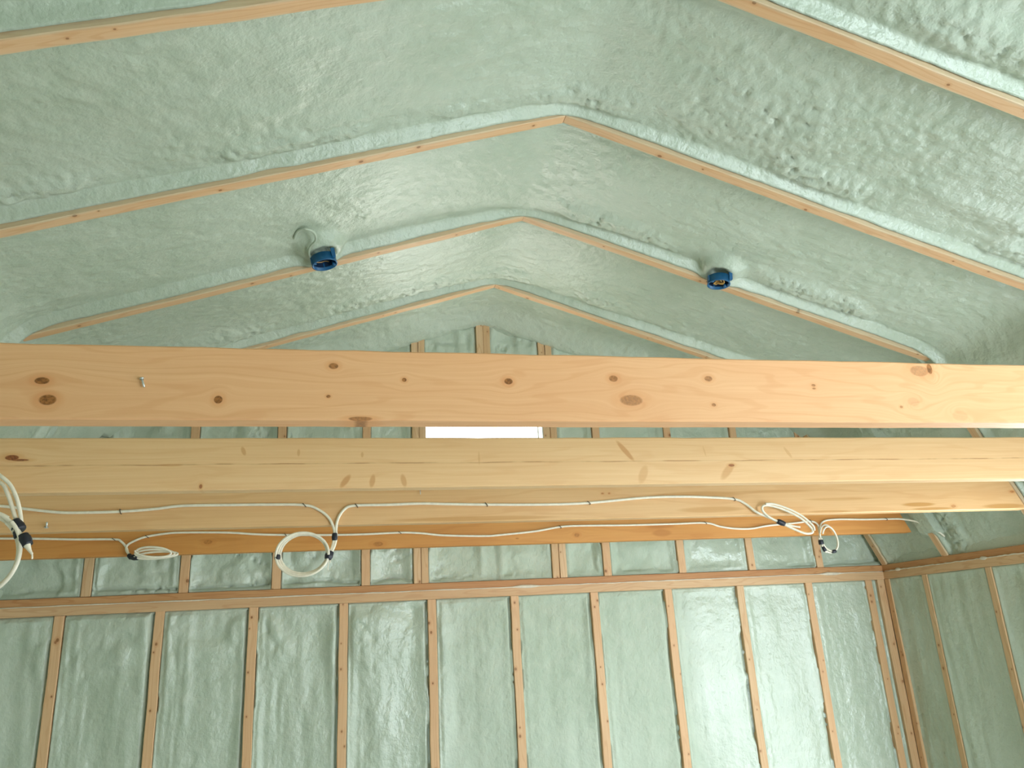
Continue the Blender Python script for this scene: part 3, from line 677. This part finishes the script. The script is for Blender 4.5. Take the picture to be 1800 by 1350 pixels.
wrap(cab, (c3[0] - rx3 + .004, c3[1], 1.872), (c3[0] - rx3 + .005, c3[1], 1.888), .0098)
bm = bmesh.new(); tube_bm(bm, [(-0.062, 2.68, 1.872), (-0.0615, 2.68, 1.85), (-0.063, 2.68, 1.832)], 0.0016, 6); tube_bm(bm, [(-0.057, 2.68, 1.872), (-0.055, 2.68, 1.856)], 0.0016, 6, smooth=False)
from_bm('bare_end', bm, M_cable, cab, True)
bm = bmesh.new(); tube_bm(bm, C3L, R1 * .95, 10); tube_bm(bm, [(p[0] + .006, p[1] - .006, p[2] + .006) for p in C3L[3:9]], R1 * .85, 10)
tube_bm(bm, [(1.612, 2.68, 1.947), (1.66, 2.676, 1.935), (1.687, 2.674, 1.930)], R1 * .8, 8)
from_bm('end_coil', bm, M_cable, cab, True)
wrap(cab, (1.600, 2.681, 1.956), (1.628, 2.679, 1.943), .0105)
for (x, z, t) in ((-0.723, 2.044, -.25), (-0.146, 2.054, -.75), (0.028, 2.049, -.65), (0.483, 2.044, -.6), (0.865, 2.043, -.8), (1.446, 2.047, -.6)): staple(cab, (x, 2.705, z), t)

C4A = [(-1.415, 3.444, 2.069), (-1.23, 3.444, 2.063), (-1.084, 3.444, 2.056), (-0.935, 3.444, 2.052), (-0.906, 3.442, 2.042), (-0.884, 3.44, 2.018), (-0.873, 3.432, 1.994), (-0.862, 3.42, 1.981)]
C4B = [(2.257, 3.42, 1.947), (2.264, 3.43, 1.997), (2.266, 3.438, 2.035), (2.235, 3.444, 2.052), (2.156, 3.444, 2.046), (2.001, 3.444, 2.036), (1.908, 3.444, 2.024), (1.819, 3.444, 2.027), (1.746, 3.444, 2.039), (1.675, 3.444, 2.057), (1.5, 3.444, 2.056), (1.273, 3.444, 2.056), (1.051, 3.444, 2.059), (0.955, 3.444, 2.056), (0.833, 3.444, 2.039), (0.674, 3.444, 2.027), (0.596, 3.444, 2.024), (0.417, 3.444, 2.032), (0.317, 3.444, 2.044), (0.224, 3.444, 2.049), (0.07, 3.444, 2.046), (-0.075, 3.444, 2.047), (-0.259, 3.444, 2.052), (-0.38, 3.444, 2.058), (-0.495, 3.444, 2.068), (-0.675, 3.444, 2.073), (-0.741, 3.444, 2.07), (-0.81, 3.444, 2.06), (-0.848, 3.442, 2.047), (-0.880, 3.44, 2.027), (-0.879, 3.43, 2.003), (-0.858, 3.42, 1.979)]
C4E = [(2.257, 3.42, 1.947), (2.269, 3.43, 2.011), (2.303, 3.442, 2.048), (2.378, 3.444, 2.058), (2.537, 3.444, 2.054), (2.68, 3.444, 2.053), (2.74, 3.436, 2.050), (2.79, 3.40, 2.032), (2.815, 3.36, 2.005), (2.846, 3.32, 1.965), (2.870, 3.318, 1.945)]
flatc = [(ring_pts((-0.757, 3.40 - .03 * k, 1.978 + .003 * k), 0.080 - .007 * k, 0.014 + .003 * k, math.pi * .98, math.pi * 2.96, 0.02, math.radians(2 - 4 * k), 30, k), R1 * .9) for k in range(3)]
cab4 = cable('electrical_cable', [(C4A, R1), (C4B, R1), (C4E, R1)] + flatc, 'white cable stapled along the farthest beam, with a flat coil at its left', 'white cables on the beams')
wrap(cab4, (-0.868, 3.424, 1.986), (-0.856, 3.42, 1.972), .0095); wrap(cab4, (-0.850, 3.405, 1.974), (-0.826, 3.395, 1.970), .012)
c4 = (2.300, 3.42, 1.962)
bm = bmesh.new()
for k in range(2): tube_bm(bm, ring_pts((c4[0] + .004 * k, c4[1] - .008 * k, c4[2] - .002 * k), 0.047 - .006 * k, 0.067 - .008 * k, math.radians(150), math.radians(-190), 0.01, 0.12, 30, k), R1 * .9, 10)
tube_bm(bm, [(2.257, 3.42, 1.95), (2.262, 3.418, 1.92), (2.272, 3.416, 1.895)], R1 * .8, 8)
from_bm('end_coil', bm, M_cable, cab4, True)
wrap(cab4, (2.257, 3.42, 1.957), (2.257, 3.42, 1.935), .0125); wrap(cab4, (2.262, 3.419, 1.924), (2.270, 3.417, 1.902), .0085)
wrap(cab4, (2.302, 3.41, 1.898), (2.322, 3.41, 1.901), .0085)
for (x, z, t) in ((-1.37, 2.066, -.7), (-0.935, 2.052, -.9), (-0.81, 2.06, -.9), (-0.259, 2.052, -.6), (0.224, 2.049, -.9), (0.955, 2.056, -.7), (1.675, 2.057, -.9), (2.66, 2.053, -.8), (2.235, 2.052, -.5)): staple(cab4, (x, 3.444, z), t)

C2A = [(-1.10, 2.036, 2.11), (-0.99, 2.034, 2.105), (-0.899, 2.028, 2.076), (-0.86, 2.018, 2.055), (-0.803, 1.99, 2.017), (-0.778, 1.988, 1.995), (-0.76, 1.987, 1.964), (-0.748, 1.987, 1.93), (-0.740, 1.987, 1.896)]
C2B = [(-1.12, 2.036, 2.05), (-0.99, 2.034, 2.045), (-0.905, 2.028, 2.034), (-0.855, 2.012, 2.023), (-0.801, 1.995, 2.001), (-0.782, 1.99, 1.976), (-0.768, 1.99, 1.944), (-0.757, 1.99, 1.917), (-0.747, 1.99, 1.896)]
c2 = (-0.806, 1.975, 1.836); runs = [(C2A, R1), (C2B, R1)]
for k in range(3):
    runs.append((ring_pts((c2[0], c2[1] + .008 * (k - 1), c2[2]), 0.079 - .0055 * k, 0.093 - .004 * k, math.radians(40 + 3 * k), math.radians(40 - 350), 0.01, 0.15, 36, k), R1))
runs.append(([(-0.80, 1.975, 1.928), (-0.775, 1.972, 1.918), (-0.748, 1.97, 1.893), (-0.728, 1.968, 1.868), (-0.716, 1.966, 1.850)], R1 * 1.05))
runs.append(([(-0.80, 1.983, 1.921), (-0.775, 1.98, 1.911), (-0.752, 1.976, 1.889), (-0.732, 1.974, 1.862)], R1))
cab2 = cable('electrical_cable', runs, 'white cable loop hanging from the second beam at the left edge of the photo', 'white cables on the beams')
wrap(cab2, (-0.756, 1.984, 1.906), (-0.738, 1.980, 1.886), .0150); wrap(cab2, (-0.746, 1.978, 1.888), (-0.741, 1.976, 1.868), .0085)
wrap(cab2, (-0.729, 1.971, 1.873), (-0.714, 1.967, 1.850), .0135)
bm = bmesh.new(); tube_bm(bm, [(-0.716, 1.966, 1.851), (-0.708, 1.965, 1.838), (-0.702, 1.964, 1.829), (-0.700, 1.963, 1.818)], [.0075, .0078, .0074, .007, .006, .0055, .005, .0045, .004, .0038, .0036, .0034, .003, .003, .003, .003, .002, .002, .002, .002, .002, .002, .002, .002, .001][:25], 10)
from_bm('cable_end', bm, M_cable, cab2, True)

# ------------------------------------------------------------------ blue ceiling boxes
def ceiling_box(loc, rz, label, kind):
    root = bpy.data.objects.new('ceiling_box', None); C.objects.link(root); root.location = loc; root.rotation_euler = (0, 0, 0)
    tag(root, label, 'electrical box', 'blue ceiling boxes')
    r, h, n = 0.046, 0.034, 40; bm = bmesh.new(); rings = []
    prof = [(r, h), (r, 0.004), (r + .0018, 0.002), (r + .0018, 0), (r - .003, 0), (r - .0035, h - .004), (0.0005, h - .004)]
    for (a, z) in prof: rings.append([bm.verts.new((a * math.cos(2 * math.pi * j / n), a * math.sin(2 * math.pi * j / n), z)) for j in range(n)])
    for i in range(len(rings) - 1):
        for j in range(n):
            j2 = (j + 1) % n; bm.faces.new((rings[i][j], rings[i][j2], rings[i + 1][j2], rings[i + 1][j]))
    bm.faces.new(rings[0])
    # two screw ears on the rim
    for a in (0.4, 0.4 + math.pi):
        cx, cy = (r - .007) * math.cos(a), (r - .007) * math.sin(a)
        box_bm(bm, (cx - .006, cy - .006, .001), (cx + .006, cy + .006, .02))
    shell = from_bm('shell', bm, M_blue, root)
    for p in shell.data.polygons: p.use_smooth = len(p.vertices) == 4
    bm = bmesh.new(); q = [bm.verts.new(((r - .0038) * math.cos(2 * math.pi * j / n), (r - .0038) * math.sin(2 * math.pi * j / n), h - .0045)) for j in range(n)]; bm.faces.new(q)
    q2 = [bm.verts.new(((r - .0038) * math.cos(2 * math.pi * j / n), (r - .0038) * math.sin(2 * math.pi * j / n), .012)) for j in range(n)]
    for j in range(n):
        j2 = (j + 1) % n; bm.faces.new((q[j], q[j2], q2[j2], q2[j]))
    from_bm('painted_shade_lining', bm, M_blue_shade, root)  # extra dark skin, shade inside the box put into its colour
    bm = bmesh.new()
    if kind == 'wire':
        tube_bm(bm, [(0.02, 0.03, .026), (.006, .012, .022), (-.012, -.008, .010), (-.028, -.016, .008), (-.038, -.012, .014)], .0016, 8)
    else:
        rnd = random.Random(4)
        for k in range(9):
            a = rnd.uniform(0, 6.28); tube_bm(bm, [(rnd.uniform(-.02, .02), rnd.uniform(-.01, .03), .026), (.018 * math.cos(a), .018 * math.sin(a), .022), (.024 * math.cos(a + .8), .02 * math.sin(a + .8) , .010), (.012 * math.cos(a + 2), .014 * math.sin(a + 2), .014)], .0024, 8)
    from_bm('wires', bm, M_copper, root, True)
    bm = bmesh.new()   # mounting lugs / bracket ears above the rim
    bm.free()
    for lo, hi in (((-r - .002, -.010, .010), (-r + .006, .006, .034)), ((r - .016, -.040, .012), (r - .002, -.026, .046)), ((-.02, r - .004, .012), (.02, r + .002, .034))):
        bm = bmesh.new(); box_bm(bm, lo, hi); from_bm('mounting_lug', bm, M_blue, root)
    root.rotation_euler = (0, rz, 0)
    return root
ceiling_box((-0.098, 2.694, EYE + 1.358), -0.22, 'round blue ceiling box with one thin wire, on the left slope', 'wire')
ceiling_box((1.515, 2.704, EYE + 1.352), 0.10, 'round blue ceiling box full of copper wires, on the right slope', 'many')
# foamed-over cable ending at the left box
bm = bmesh.new(); tube_bm(bm, [(-0.205, 2.60, 3.012), (-0.192, 2.56, 3.02), (-0.165, 2.535, 3.018), (-0.135, 2.545, 3.012), (-0.128, 2.58, 3.000), (-0.150, 2.62, 2.99), (-0.155, 2.66, 2.985), (-0.150, 2.69, 2.985)], .0045, 10)
o = from_bm('foamed_cable', bm, M_foam, None, True); tag(o, 'foam covered cable loop curling above the left blue ceiling box', 'cable')

# ------------------------------------------------------------------ small bits of hardware
def nail(loc, d, label, m=M_metal, L=.022, r=.0016):
    bm = bmesh.new(); p = Vector(loc); d = Vector(d).normalized()
    tube_bm(bm, [p, p + d * L * .5, p + d * L], r, 8, smooth=False); tube_bm(bm, [p - d * .001, p + d * .001], r * 2.1, 10, smooth=False)
    o = from_bm('bent_nail', bm, m, None, True); tag(o, label, 'nail')
nail((-0.356, 1.376, 2.058), (.35, -.12, -1), 'small bright bent nail on the face of the nearest beam', M_metal, .017, .0018)
nail((-0.935, 2.702, 1.998), (.15, -.5, 1), 'pale bent nail low on the third beam at left', M_metal, .017, .003)
nail((0.248, 2.705, 2.100), (.05, -.1, -1), 'tiny pale nail below the second beam near the middle', M_metal, .016, .0012)
